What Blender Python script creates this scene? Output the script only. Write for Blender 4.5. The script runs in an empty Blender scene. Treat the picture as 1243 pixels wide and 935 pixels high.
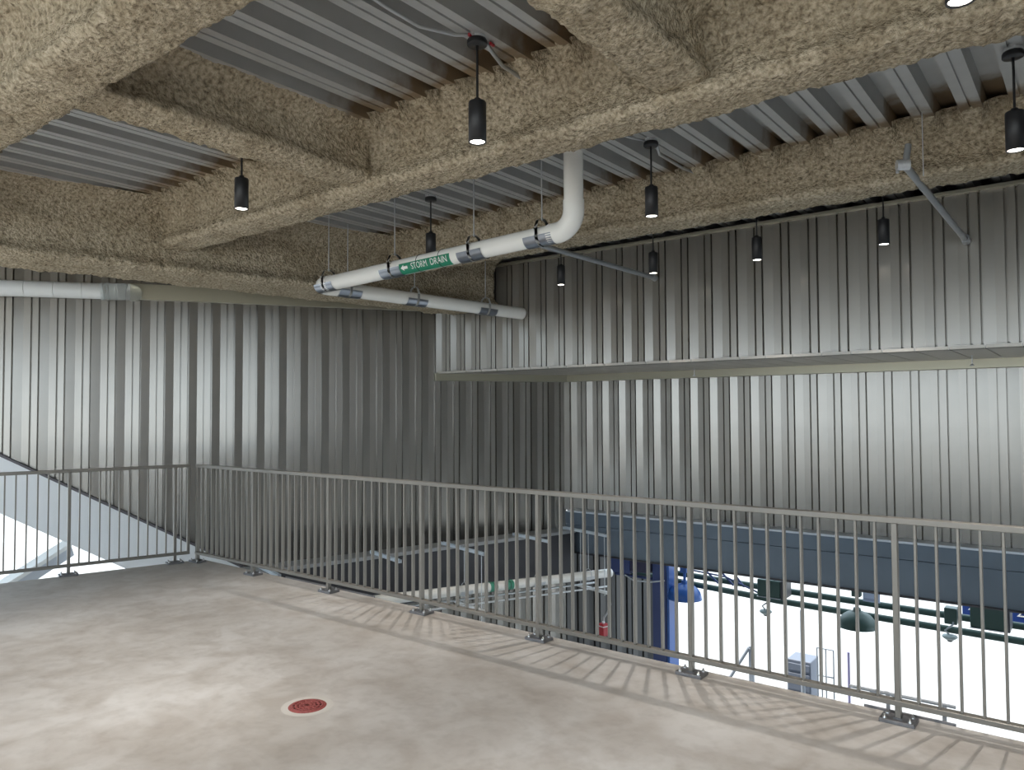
import bpy, bmesh, math, random
from mathutils import Vector, Matrix, noise
random.seed(7)
SC = bpy.context.scene
COL = SC.collection

# ------------------------------------------------------------------ camera
YAW, PITCH, ROLL, FPX, EYE = 0.66456, 0.03463, -0.00479, 909.55, 1.63
cam = bpy.data.cameras.new('camera')
cam.sensor_fit = 'HORIZONTAL'; cam.sensor_width = 36.0
cam.lens = FPX / 1243 * 36.0
cam.clip_start = 0.05; cam.clip_end = 400
cam_ob = bpy.data.objects.new('camera', cam); COL.objects.link(cam_ob)
_f = Vector((-math.sin(YAW)*math.cos(PITCH), math.cos(YAW)*math.cos(PITCH), math.sin(PITCH)))
_r0 = Vector((math.cos(YAW), math.sin(YAW), 0)); _u0 = _r0.cross(_f)
_r = _r0*math.cos(ROLL) + _u0*math.sin(ROLL); _u = -_r0*math.sin(ROLL) + _u0*math.cos(ROLL)
cam_ob.matrix_world = Matrix(((_r.x, _u.x, -_f.x, 0), (_r.y, _u.y, -_f.y, 0), (_r.z, _u.z, -_f.z, EYE), (0, 0, 0, 1)))
SC.camera = cam_ob

# ------------------------------------------------------------------ sky and exposure
world = bpy.data.worlds.new('sky'); SC.world = world; world.use_nodes = True
bg = world.node_tree.nodes['Background']
bg.inputs[0].default_value = (0.74, 0.88, 1.0, 1); bg.inputs[1].default_value = 3.4
SC.view_settings.view_transform = 'Standard'; SC.view_settings.look = 'None'
SC.view_settings.gamma = 1.0; SC.view_settings.use_curve_mapping = False
SC.view_settings.exposure = -0.1
LAMP_W = 88.0
sun = bpy.data.lights.new('sun', 'SUN'); sun.energy = 9.0; sun.color = (1, .95, .87); sun.angle = .012
sun_ob = bpy.data.objects.new('sun', sun); COL.objects.link(sun_ob); sun_ob.location = (-20, -12, 40)
sun_ob.rotation_euler = Vector((.92*.42, .39*.42, -.907)).to_track_quat('-Z', 'Y').to_euler()

# ------------------------------------------------------------------ materials
def nodes(m):
    return m.node_tree.nodes, m.node_tree.links
def mat(name, col, rough=0.5, metal=0.0, var=0.0, vscale=8.0, bump=0.0, bscale=60.0, spec=None):
    m = bpy.data.materials.new(name); m.use_nodes = True
    n, l = nodes(m); b = n['Principled BSDF']
    b.inputs['Base Color'].default_value = (*col, 1); b.inputs['Roughness'].default_value = rough
    b.inputs['Metallic'].default_value = metal
    if spec is not None: b.inputs['Specular IOR Level'].default_value = spec
    if var or bump:
        tc = n.new('ShaderNodeTexCoord')
    if var:
        t = n.new('ShaderNodeTexNoise'); t.inputs['Scale'].default_value = vscale; t.inputs['Detail'].default_value = 5
        l.new(tc.outputs['Object'], t.inputs['Vector'])
        r = n.new('ShaderNodeValToRGB')
        r.color_ramp.elements[0].position = .3; r.color_ramp.elements[1].position = .7
        r.color_ramp.elements[0].color = (*[c*(1-var) for c in col], 1)
        r.color_ramp.elements[1].color = (*[min(1, c*(1+var)) for c in col], 1)
        l.new(t.outputs['Fac'], r.inputs[0]); l.new(r.outputs[0], b.inputs['Base Color'])
    if bump:
        t2 = n.new('ShaderNodeTexNoise'); t2.inputs['Scale'].default_value = bscale; t2.inputs['Detail'].default_value = 3
        l.new(tc.outputs['Object'], t2.inputs['Vector'])
        bp = n.new('ShaderNodeBump'); bp.inputs['Strength'].default_value = bump; bp.inputs['Distance'].default_value = .01
        l.new(t2.outputs['Fac'], bp.inputs['Height']); l.new(bp.outputs[0], b.inputs['Normal'])
    return m
def emit(name, col, s):
    m = bpy.data.materials.new(name); m.use_nodes = True
    b = m.node_tree.nodes['Principled BSDF']
    b.inputs['Base Color'].default_value = (*col, 1)
    b.inputs['Emission Color'].default_value = (*col, 1); b.inputs['Emission Strength'].default_value = s
    return m

M_PANEL = mat('panel_paint', (.355, .335, .305), .24, .68, .03, 3)
M_PANEL_SHADE = mat('panel_paint_shaded', (.10, .098, .095), .45, .3)  # panel paint darkened to stand for the shade beside the doorway
M_TRIM = mat('trim_paint', (.40, .375, .29), .35, .6)
M_BACK = mat('backing', (.06, .06, .06), .9)
M_RAIL = mat('rail_metal', (.25, .235, .21), .42, .5)
M_PLATE = mat('plate_steel', (.22, .22, .23), .5, .6, .12, 30)
M_BOLT = mat('bolt_zinc', (.7, .71, .73), .28, 1.0)
M_GALV = mat('galvanised', (.60, .62, .64), .36, .55, .08, 40)
M_STRUT = mat('strut_zinc', (.74, .81, .88), .4, .2)
M_PVC = mat('pipe_white', (.88, .87, .83), .25, 0)
M_SHIELD = mat('shield_steel', (.32, .34, .38), .28, 1.0)
M_CLEVIS = mat('clevis_zinc', (.66, .67, .66), .45, .15)
M_PVC_B = mat('pipe_jacket', (.74, .76, .76), .35, 0)
M_GREEN = mat('label_green', (.012, .22, .12), .4)
M_WHITE = mat('letter_white', (.85, .86, .84), .5)
M_BLACK = mat('lamp_black', (.018, .018, .02), .42, .2)
M_DARKGREEN = mat('dark_green_paint', (.025, .06, .05), .45)
M_NAVY = mat('navy_steel', (.035, .055, .16), .45, .1)
M_BLUE = mat('blue_enamel', (.02, .09, .32), .35)
M_SIGNBLUE = mat('sign_blue', (.006, .035, .20), .5)
M_STEELBLUE = mat('beam_blue_grey', (.13, .165, .205), .5, .15, .08, 2)
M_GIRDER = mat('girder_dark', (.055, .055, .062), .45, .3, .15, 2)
M_RED = mat('red_enamel', (.36, .02, .03), .4)
M_DRAIN = mat('drain_red', (.28, .06, .055), .6, 0, .25, 60)
M_STRINGER = mat('stringer_paint', (.78, .79, .80), .5, .1)
M_CONC_OUT = mat('pale_concrete', (.72, .72, .70), .8, 0, .08, 1.5)
M_PALEGREY = mat('pale_grey_paint', (.50, .53, .58), .6)
M_PAPER = mat('paper', (.55, .62, .78), .7)
M_CONDUIT = mat('conduit_grey', (.36, .38, .40), .4, .5)
M_CABLE = mat('flex_conduit', (.5, .51, .52), .4, .7)
M_TIE = mat('cable_tie', (.05, .06, .05), .5)
M_LENS = emit('lamp_lens', (1, .93, .84), 14.0)

def glass(name, col):
    m = bpy.data.materials.new(name); m.use_nodes = True
    b = m.node_tree.nodes['Principled BSDF']
    b.inputs['Base Color'].default_value = (*col, 1); b.inputs['Roughness'].default_value = .12
    b.inputs['Transmission Weight'].default_value = .75; b.inputs['IOR'].default_value = 1.2
    return m
M_CLEAR = glass('clear_plastic', (.93, .97, .97))

def make_foam():
    m = bpy.data.materials.new('sprayed_fireproofing'); m.use_nodes = True
    n, l = nodes(m); b = n['Principled BSDF']; b.inputs['Roughness'].default_value = 1.0
    b.inputs['Specular IOR Level'].default_value = .1
    tc = n.new('ShaderNodeTexCoord')
    a = n.new('ShaderNodeTexNoise'); a.inputs['Scale'].default_value = 36; a.inputs['Detail'].default_value = 5
    c = n.new('ShaderNodeTexNoise'); c.inputs['Scale'].default_value = 3; c.inputs['Detail'].default_value = 3
    l.new(tc.outputs['Object'], a.inputs[0]); l.new(tc.outputs['Object'], c.inputs[0])
    r = n.new('ShaderNodeValToRGB'); e = r.color_ramp.elements
    e[0].position = .30; e[0].color = (.22, .18, .13, 1); e[1].position = .66; e[1].color = (.64, .56, .43, 1)
    x = r.color_ramp.elements.new(.47); x.color = (.45, .385, .28, 1)
    l.new(a.outputs['Fac'], r.inputs[0])
    mx = n.new('ShaderNodeMixRGB'); mx.blend_type = 'MULTIPLY'; mx.inputs[0].default_value = .55
    r2 = n.new('ShaderNodeValToRGB'); r2.color_ramp.elements[0].position = .3; r2.color_ramp.elements[1].position = .7
    r2.color_ramp.elements[0].color = (.62, .57, .50, 1); r2.color_ramp.elements[1].color = (1, 1, 1, 1)
    l.new(c.outputs['Fac'], r2.inputs[0]); l.new(r.outputs[0], mx.inputs[1]); l.new(r2.outputs[0], mx.inputs[2])
    l.new(mx.outputs[0], b.inputs['Base Color'])
    v = n.new('ShaderNodeTexNoise'); v.inputs['Scale'].default_value = 42; v.inputs['Detail'].default_value = 4
    l.new(tc.outputs['Object'], v.inputs[0])
    bp = n.new('ShaderNodeBump'); bp.inputs['Strength'].default_value = 1.0; bp.inputs['Distance'].default_value = .035
    l.new(v.outputs['Fac'], bp.inputs['Height']); l.new(bp.outputs[0], b.inputs['Normal'])
    return m
M_FOAM = make_foam()

def make_floor():
    m = bpy.data.materials.new('concrete_floor'); m.use_nodes = True
    n, l = nodes(m); b = n['Principled BSDF']
    tc = n.new('ShaderNodeTexCoord')
    def nz(s, d=6, dist=0):
        t = n.new('ShaderNodeTexNoise'); t.inputs['Scale'].default_value = s; t.inputs['Detail'].default_value = d
        t.inputs['Distortion'].default_value = dist
        l.new(tc.outputs['Object'], t.inputs[0]); return t
    big = nz(.9, 6, .4); fine = nz(14, 8); mid = nz(3.5, 7, .8)
    r = n.new('ShaderNodeValToRGB'); e = r.color_ramp.elements
    e[0].position = .30; e[0].color = (.47, .435, .40, 1); e[1].position = .68; e[1].color = (.62, .60, .58, 1)
    l.new(big.outputs['Fac'], r.inputs[0])
    r2 = n.new('ShaderNodeValToRGB'); r2.color_ramp.elements[0].position = .32; r2.color_ramp.elements[1].position = .62
    r2.color_ramp.elements[0].color = (.80, .77, .74, 1); r2.color_ramp.elements[1].color = (1, 1, 1, 1)
    l.new(mid.outputs['Fac'], r2.inputs[0])
    r3 = n.new('ShaderNodeValToRGB'); r3.color_ramp.elements[0].position = .3; r3.color_ramp.elements[1].position = .55
    r3.color_ramp.elements[0].color = (.86, .85, .84, 1); r3.color_ramp.elements[1].color = (1, 1, 1, 1)
    l.new(fine.outputs['Fac'], r3.inputs[0])
    m1 = n.new('ShaderNodeMixRGB'); m1.blend_type = 'MULTIPLY'; m1.inputs[0].default_value = 1
    m2 = n.new('ShaderNodeMixRGB'); m2.blend_type = 'MULTIPLY'; m2.inputs[0].default_value = .8
    l.new(r.outputs[0], m1.inputs[1]); l.new(r2.outputs[0], m1.inputs[2])
    l.new(m1.outputs[0], m2.inputs[1]); l.new(r3.outputs[0], m2.inputs[2])
    l.new(m2.outputs[0], b.inputs['Base Color'])
    rr = n.new('ShaderNodeMapRange'); rr.inputs['To Min'].default_value = .30; rr.inputs['To Max'].default_value = .58
    l.new(mid.outputs['Fac'], rr.inputs['Value']); l.new(rr.outputs[0], b.inputs['Roughness'])
    bp = n.new('ShaderNodeBump'); bp.inputs['Strength'].default_value = .15; bp.inputs['Distance'].default_value = .01
    l.new(fine.outputs['Fac'], bp.inputs['Height']); l.new(bp.outputs[0], b.inputs['Normal'])
    return m
M_FLOOR = make_floor()

# beam lines (used by the deck's overspray and by the beams)
ZD = 3.83            # underside of the steel deck
B0, B1, B2 = 1.62, 4.02, 6.70
XA, XB = -4.58, -1.80
def make_deck():
    """galvanised deck with brown overspray near the sprayed beams"""
    m = bpy.data.materials.new('galvanised_deck'); m.use_nodes = True
    n, l = nodes(m); b = n['Principled BSDF']; b.inputs['Metallic'].default_value = .55; b.inputs['Roughness'].default_value = .5
    tc = n.new('ShaderNodeTexCoord'); geo = n.new('ShaderNodeNewGeometry')
    t = n.new('ShaderNodeTexNoise'); t.inputs['Scale'].default_value = 7; t.inputs['Detail'].default_value = 6
    l.new(geo.outputs['Position'], t.inputs[0])
    sep = n.new('ShaderNodeSeparateXYZ'); l.new(geo.outputs['Position'], sep.inputs[0])
    prev = None
    for y in (B0, B1, B2):
        s = n.new('ShaderNodeMath'); s.operation = 'SUBTRACT'; s.inputs[1].default_value = y
        l.new(sep.outputs['Y'], s.inputs[0])
        a = n.new('ShaderNodeMath'); a.operation = 'ABSOLUTE'; l.new(s.outputs[0], a.inputs[0])
        if prev is None: prev = a
        else:
            mn = n.new('ShaderNodeMath'); mn.operation = 'MINIMUM'
            l.new(prev.outputs[0], mn.inputs[0]); l.new(a.outputs[0], mn.inputs[1]); prev = mn
    w = n.new('ShaderNodeMath'); w.operation = 'MULTIPLY_ADD'; w.inputs[1].default_value = .5
    l.new(t.outputs['Fac'], w.inputs[0]); l.new(prev.outputs[0], w.inputs[2])
    mr = n.new('ShaderNodeMapRange'); mr.inputs['From Min'].default_value = .88; mr.inputs['From Max'].default_value = .66
    l.new(w.outputs[0], mr.inputs['Value'])
    mx = n.new('ShaderNodeMixRGB'); mx.inputs[1].default_value = (.50, .50, .49, 1); mx.inputs[2].default_value = (.27, .20, .13, 1)
    l.new(mr.outputs[0], mx.inputs[0])
    r2 = n.new('ShaderNodeValToRGB'); r2.color_ramp.elements[0].color = (.8, .8, .8, 1); r2.color_ramp.elements[1].color = (1.1, 1.1, 1.1, 1)
    l.new(t.outputs['Fac'], r2.inputs[0])
    m2 = n.new('ShaderNodeMixRGB'); m2.blend_type = 'MULTIPLY'; m2.inputs[0].default_value = .6
    l.new(mx.outputs[0], m2.inputs[1]); l.new(r2.outputs[0], m2.inputs[2]); l.new(m2.outputs[0], b.inputs['Base Color'])
    return m
M_DECK = make_deck()

# ------------------------------------------------------------------ helpers
class MB:
    """collects shapes for ONE mesh object"""
    def __init__(s): s.v = []; s.f = []; s.sm = []
    def add(s, vs, fs, smooth=False):
        o = len(s.v); s.v += [tuple(x) for x in vs]; s.f += [tuple(i+o for i in f) for f in fs]; s.sm += [smooth]*len(fs)
        return s
    def box(s, lo, hi, fr=None):
        x0, y0, z0 = lo; x1, y1, z1 = hi
        vs = [(x0,y0,z0),(x1,y0,z0),(x1,y1,z0),(x0,y1,z0),(x0,y0,z1),(x1,y0,z1),(x1,y1,z1),(x0,y1,z1)]
        if fr: vs = [fr @ Vector(v) for v in vs]
        return s.add(vs, [(3,2,1,0),(4,5,6,7),(0,1,5,4),(1,2,6,5),(2,3,7,6),(3,0,4,7)])
    def bev(s, lo, hi, b, fr=None):
        """box with chamfered edges"""
        bm = bmesh.new(); r = bmesh.ops.create_cube(bm, size=1)
        for v in bm.verts:
            v.co = Vector([lo[i] + (v.co[i]+.5)*(hi[i]-lo[i]) for i in range(3)])
        bmesh.ops.bevel(bm, geom=bm.edges[:], offset=b, segments=1, affect='EDGES')
        vs = [v.co.copy() for v in bm.verts]; bm.verts.index_update()
        fs = [[v.index for v in f.verts] for f in bm.faces]; bm.free()
        if fr: vs = [fr @ v for v in vs]
        return s.add(vs, fs)
    def tube(s, pts, r, n=12, caps=True, closed=False):
        pts = [Vector(p) for p in pts]; N = len(pts); rings = []
        t0 = (pts[1]-pts[0]).normalized()
        up = Vector((0,0,1)) if abs(t0.z) < .9 else Vector((1,0,0))
        a = t0.cross(up).normalized(); prev_t = t0
        vs = []; rr = r if isinstance(r, (list, tuple)) else [r]*N
        for i, p in enumerate(pts):
            if closed: t = (pts[(i+1) % N]-pts[i-1]).normalized()
            elif i == 0: t = t0
            elif i == N-1: t = (pts[-1]-pts[-2]).normalized()
            else: t = ((pts[i+1]-p).normalized()+(p-pts[i-1]).normalized()).normalized()
            q = prev_t.rotation_difference(t); a = (q @ a).normalized(); prev_t = t
            b = t.cross(a)
            for k in range(n):
                w = 2*math.pi*k/n; vs.append(p + (a*math.cos(w)+b*math.sin(w))*rr[i])
        fs = []
        for i in range(N if closed else N-1):
            j = (i+1) % N
            for k in range(n):
                fs.append((i*n+k, i*n+(k+1) % n, j*n+(k+1) % n, j*n+k))
        s.add(vs, fs, True)
        if caps and not closed:
            s.add(vs[:n], [tuple(range(n-1, -1, -1))]); s.add(vs[-n:], [tuple(range(n))])
        return s
    def lathe(s, prof, n=20, loc=(0,0,0)):
        vs = []; fs = []
        for (r, z) in prof:
            for k in range(n):
                w = 2*math.pi*k/n; vs.append((loc[0]+r*math.cos(w), loc[1]+r*math.sin(w), loc[2]+z))
        for i in range(len(prof)-1):
            for k in range(n):
                fs.append((i*n+k, i*n+(k+1) % n, (i+1)*n+(k+1) % n, (i+1)*n+k))
        s.add(vs, fs, True)
        return s
    def disc(s, r, z, n=20, loc=(0,0,0), up=True):
        vs = [(loc[0]+r*math.cos(2*math.pi*k/n), loc[1]+r*math.sin(2*math.pi*k/n), loc[2]+z) for k in range(n)]
        f = list(range(n)); f = f if up else f[::-1]
        return s.add(vs, [f])
    def mesh(s, name, off=None):
        me = bpy.data.meshes.new(name)
        vs = s.v if off is None else [(v[0]-off[0], v[1]-off[1], v[2]-off[2]) for v in s.v]
        me.from_pydata(vs, [], s.f)
        me.polygons.foreach_set('use_smooth', s.sm)
        me.update(); return me
    def build(s, name, material, parent=None):
        """ONE object; vertices given in world space, origin at the parent's (or at the mesh's foot)"""
        if parent is not None:
            p = parent; off = Vector(p.location)
            while p.parent: p = p.parent; off += Vector(p.location)
        else:
            xs = [v[0] for v in s.v]; ys = [v[1] for v in s.v]; zs = [v[2] for v in s.v]
            off = Vector(((min(xs)+max(xs))/2, (min(ys)+max(ys))/2, min(zs)))
        me = s.mesh(name, off)
        if material: me.materials.append(material)
        o = bpy.data.objects.new(name, me); COL.objects.link(o)
        if parent is not None: o.parent = parent
        else: o.location = off
        return o

def tag(o, label=None, cat=None, group=None, kind=None):
    if label: o['label'] = label
    if cat: o['category'] = cat
    if group: o['group'] = group
    if kind: o['kind'] = kind
    return o
def thing(name, loc, label, cat, group=None):
    o = bpy.data.objects.new(name, None); COL.objects.link(o); o.location = loc; o.empty_display_size = .1
    return tag(o, label, cat, group)
def struct(o):
    o['kind'] = 'structure'; return o
def share(name, me, loc, parent):
    """another object with the same mesh; loc is local to the parent"""
    o = bpy.data.objects.new(name, me); COL.objects.link(o); o.location = loc; o.parent = parent
    return o
def copy_tree(o, parent=None):
    c = o.copy(); COL.objects.link(c); c.parent = parent
    for ch in list(o.children): copy_tree(ch, c)
    return c
def frame(o, x, y=None, z=None):
    """matrix with origin o, x axis along x, z up"""
    x = Vector(x).normalized(); z = Vector((0,0,1)); y = z.cross(x).normalized(); z = x.cross(y)
    m = Matrix((x, y, z)).transposed().to_4x4(); m.translation = Vector(o); return m

# directions in plan
LD = Vector((.2697, .9630, 0)); LN = Vector((.9630, -.2697, 0))       # left guard rail
_a = math.radians(57.7); WD = Vector((math.cos(_a), math.sin(_a), 0)); WN = Vector((WD.y, -WD.x, 0))   # left wall: along, into the room
P0 = Vector((-8.137, 8.46, 0))                                        # left wall meets the upper right wall
YU, YL = 8.46, 10.35                                                  # planes of the upper and lower right wall
TC = 2.235                                                            # along the left wall: corner with the lower wall

# ------------------------------------------------------------------ floor and ground
EDGE_Y = 4.47
Cn = Vector((-7.79, 4.36, 0))                                         # corner post
def lpt(t, off=0, z=0): return Vector((-7.80, 4.36, z)) + LD*t + LN*off
e0 = lpt(.16, -.13); e1 = lpt(-9.5, -.13)
fl = MB()
poly = [(e0.x, EDGE_Y), (e1.x, -6.0), (4.0, -6.0), (4.0, EDGE_Y)]
fl.add([(x, y, 0) for x, y in poly] + [(x, y, -.32) for x, y in poly],
       [(0,1,2,3), (7,6,5,4), (0,4,5,1), (1,5,6,2), (2,6,7,3), (3,7,4,0)])
floor = struct(fl.build('floor', M_FLOOR)); floor['label'] = 'stained bare concrete floor slab'
gr = MB().add([(-60,-50,-4.6),(50,-50,-4.6),(50,70,-4.6),(-60,70,-4.6)], [(0,1,2,3)])
g = struct(gr.build('ground', mat('pale_ground', (.30,.30,.295), .9, 0, .1, .5)))

pz = MB().box((-40,-45,-.4),(30,-6.02,-.01)); pz.box((4.3,-6.02,-.4),(30,10.4,-.01))  # unseen paving, added pale to bounce daylight onto the beams
struct(pz.build('ground_plaza_added', mat('bounce_paving', (.66,.63,.58), .9, 0, .06, .8)))
# ------------------------------------------------------------------ ribbed wall panels
PITCH_P = .3030
PROF = [(0,-.07), (.010,-.07), (.012,0), (.116,-.021), (.198,-.021), (.200,-.07), (.223,-.07), (.225,-.004), (.293,-.004), (.295,-.07), (.303,-.07)]
def panel_mb(o, d, nrm, z0, z1, slope=0.0, cutoff=None):
    """one 12 inch panel: o = foot of its left edge, d along the wall, nrm into the room; slope shears the bottom edge"""
    n = len(PROF); vs = []
    for (u, w) in PROF:
        if cutoff is not None: u = min(u, cutoff)
        p = o + d*u + nrm*w
        vs.append((p.x, p.y, z0 + slope*u))
    for (u, w) in PROF:
        if cutoff is not None: u = min(u, cutoff)
        p = o + d*u + nrm*w
        vs.append((p.x, p.y, z1))
    return MB().add(vs, [(i, i+1, n+i+1, n+i) for i in range(n-1)])
def flat_wall(name, pts, thick, nrm, m=M_BACK):
    """backing sheet behind the panels; pts = outline in world space"""
    b = MB(); n = len(pts); v = [Vector(p) for p in pts]; w = [p - nrm*thick for p in v]
    b.add(v + w, [tuple(range(n)), tuple(range(2*n-1, n-1, -1))] + [(i, n+i, n+(i+1) % n, (i+1) % n) for i in range(n)])
    return struct(b.build(name, m))

# stringer line on the left wall: height of the panels' cut foot at distance t along the wall
def z_str(t): return -.585 - .558*(t + 3.45)        # middle of the stringer; t is negative left of P0
XN = Vector((1,0,0)); YN = Vector((0,-1,0))
# left wall ------------------------------------------------------------------
T0 = -12.0; ZTOP = 3.92
tb = 3.9
bk = [P0 + WD*T0 - WN*.06, P0 + WD*min(tb, 3.9) - WN*.06]
pl = []
def wp(t, z, w=0): p = P0 + WD*t + WN*w; return Vector((p.x, p.y, z))
wall_left = flat_wall('wall_left', [wp(T0, z_str(T0), -.085), wp(3.9, z_str(3.9), -.085), wp(3.9, -.72, -.085), wp(TC, -.72, -.085), wp(TC, ZTOP, -.085), wp(T0, ZTOP, -.085)], .10, WN)
wall_left['label'] = 'tall ribbed metal wall on the left behind the stair well'
PH_L = .286 - .2115                                # groove measured at t = .286 mod pitch
k0 = math.floor((T0 - PH_L)/PITCH_P)
for k in range(k0, 13):
    t = PH_L + k*PITCH_P*.9985
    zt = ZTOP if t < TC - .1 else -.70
    cut = None
    if t < TC < t + PITCH_P: cut = TC - t
    if t > 3.7: break
    panel_mb(P0 + WD*t, WD, WN, z_str(t), zt, -.558, cut if zt > 0 else None).build('wall_panel', M_PANEL if zt > 0 else M_PANEL_SHADE, wall_left)
# upper right wall -----------------------------------------------------------
ZS = 2.215; ZU = 3.745
wall_up = flat_wall('wall_right', [Vector((-8.1, YU+.085, ZS)), Vector((3.9, YU+.085, ZS)), Vector((3.9, YU+.085, ZU)), Vector((-8.1, YU+.085, ZU))], .06, YN)
wall_up['label'] = 'upper ribbed metal wall on the right above the soffit'
PH_U = -.963 - .2115
me_up = None
for k in range(-24, 17):
    x = PH_U + k*PITCH_P
    if x < -8.2: continue
    if me_up is None:
        p_ = panel_mb(Vector((x, YU, 0)), XN, YN, ZS, ZU).build('wall_panel', M_PANEL, wall_up); me_up = p_.data; x_first = x
    else: share('wall_panel', me_up, (x - x_first, 0, 0), wall_up)
# lower right wall -----------------------------------------------------------
wall_lo = flat_wall('wall_back', [Vector((-6.95, YL+.085, -.02)), Vector((3.9, YL+.085, -.02)), Vector((3.9, YL+.085, ZS)), Vector((-6.95, YL+.085, ZS))], .06, YN)
wall_lo['label'] = 'lower ribbed metal wall set back under the soffit'
PH_W = -1.228 - .2115
me_lo = None
for k in range(-24, 18):
    x = PH_W + k*PITCH_P*.9985
    if x < -6.97: continue
    if me_lo is None:
        p_ = panel_mb(Vector((x, YL, 0)), XN, YN, .0, ZS).build('wall_panel', M_PANEL, wall_lo); me_lo = p_.data; x_first = x
    else: share('wall_panel', me_lo, (x - x_first, 0, 0), wall_lo)
MB().bev((-6.99, YL-.05, 0.0), (-6.87, YL+.03, 2.21), .006).build('corner_post', M_PANEL, wall_lo)
# unseen right-hand end wall, added to shape the reflections in the panels
flat_wall('wall_end_added', [Vector((4.0, -1.2, -.3)), Vector((4.0, 10.4, -.3)), Vector((4.0, 10.4, 3.95)), Vector((4.0, -1.2, 3.95))], .08, Vector((-1,0,0)), mat('added_end_wall', (.55,.55,.56), .7))

flat_wall('wall_outer', [Vector((-11.5, 9.55, 2.32)), Vector((4.0, 9.55, 2.32)), Vector((4.0, 9.55, 4.02)), Vector((-11.5, 9.55, 4.02))], .08, Vector((0,-1,0)))
flat_wall('wall_rear_added', [Vector((-17.5, -6.0, 0)), Vector((-9.3, -6.0, 0)), Vector((-9.3, -6.0, 4.0)), Vector((-17.5, -6.0, 4.0))], .1, Vector((0,1,0)), mat('added_rear_wall', (.17,.165,.16), .8))  # unseen rear wall, added dim to darken reflections in the right walls
# lower storey: unseen walls added under the slab to stop light rising from below
flat_wall('wall_below_added', [Vector((-9.0, 3.4, -4.6)), Vector((4.0, 3.4, -4.6)), Vector((4.0, 3.4, -.3)), Vector((-9.0, 3.4, -.3))], .2, Vector((0,1,0)), M_CONC_OUT)
flat_wall('wall_side_added', [Vector((4.0, 3.4, -4.6)), Vector((4.0, 10.4, -4.6)), Vector((4.0, 10.4, -.3)), Vector((4.0, 3.4, -.3))], .08, Vector((-1,0,0)), M_CONC_OUT)

# soffit boards between the upper and the lower wall: a row of planks that run from wall to wall
sof = struct(MB().add([(-8.13, YU-.0, ZS+.045), (3.9, YU-.0, ZS+.045), (3.9, YL+.03, ZS+.045), (-6.93, YL+.03, ZS+.045)], [(0,1,2,3), (3,2,1,0)]).build('ceiling_soffit', M_BACK))
sof['label'] = 'underside of the overhanging wall between the two ribbed walls'
M_SOF = mat('soffit_paint', (.50, .47, .43), .35, .3)
x = -8.1
while x < 2.4:
    xa, xb = x + .007, x + .295
    b = MB()
    # clip the first boards to the skewed left wall
    def ycl(xx):
        return min(YL, YU + max(0, (xx + 8.137))*WD.y/WD.x - .03)
    ya, yb = ycl(xa), ycl(xb)
    if yb > YU + .1:
        b.add([(xa, YU-.01, ZS), (xb, YU-.01, ZS), (xb, yb, ZS), (xa, max(ya, YU+.01), ZS),
               (xa, YU-.01, ZS+.03), (xb, YU-.01, ZS+.03), (xb, yb, ZS+.03), (xa, max(ya, YU+.01), ZS+.03)],
              [(3,2,1,0), (4,5,6,7), (0,1,5,4), (1,2,6,5), (2,3,7,6), (3,0,4,7)])
        b.build('soffit_board', M_SOF, sof)
    x += .302
# trims
def trim(name, mb, m=M_TRIM, label=None):
    o = struct(mb.build(name, m))
    if label: o['label'] = label
    return o
trim('trim_1', MB().bev((-6.90, YL-.075, 2.105), (3.9, YL+.02, 2.222), .004), M_TRIM, 'pale metal trim strip under the soffit on the back wall')
fr = frame(P0, WD)
trim('trim_2', MB().bev((-.02, -.075, 2.105), (TC+.04, .02, 2.222), .004, fr), M_TRIM, 'dark trim strip under the soffit on the left wall')
trim('trim_3', MB().bev((-8.1, YU-.05, ZU-.005), (3.9, YU+.05, ZU+.03), .004), M_TRIM, 'flashing along the head of the upper right wall')
trim('trim_4', MB().bev((-4.30, -.055, 3.185), (-.2, .02, 3.40), .004, fr), M_TRIM, 'flashing strip on the left wall beneath the sprayed girder')
# stringer plate of the stair on the left wall
st = MB()
for w0 in (0,):
    ta, tb_ = T0, 2.1
    half = .362
    a = [wp(ta, z_str(ta)+half, .05), wp(tb_, z_str(tb_)+half, .05), wp(tb_, z_str(tb_)-half, .05), wp(ta, z_str(ta)-half, .05)]
    b_ = [wp(ta, z_str(ta)+half, -.03), wp(tb_, z_str(tb_)+half, -.03), wp(tb_, z_str(tb_)-half, -.03), wp(ta, z_str(ta)-half, -.03)]
    st.add(a + b_, [(3,2,1,0), (4,5,6,7), (0,1,5,4), (1,2,6,5), (2,3,7,6), (3,0,4,7)])
sp_ = tag(st.build('stair_stringer', M_STRINGER), 'smooth pale stair stringer plate sloping down across the left wall', 'stringer')
cap = MB(); cap.add([wp(ta, z_str(ta)+half+.0, .06), wp(tb_, z_str(tb_)+half, .06), wp(tb_, z_str(tb_)+half+.035, .06), wp(ta, z_str(ta)+half+.035, .06),
    wp(ta, z_str(ta)+half, -.02), wp(tb_, z_str(tb_)+half, -.02), wp(tb_, z_str(tb_)+half+.035, -.02), wp(ta, z_str(ta)+half+.035, -.02)],
    [(0,1,2,3), (7,6,5,4), (0,4,5,1), (1,5,6,2), (2,6,7,3), (3,7,4,0)])
cap.build('edge_strip', mat('stringer_edge', (.11, .10, .11), .5), sp_)['label'] = 'thin dark edge strip'

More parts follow.
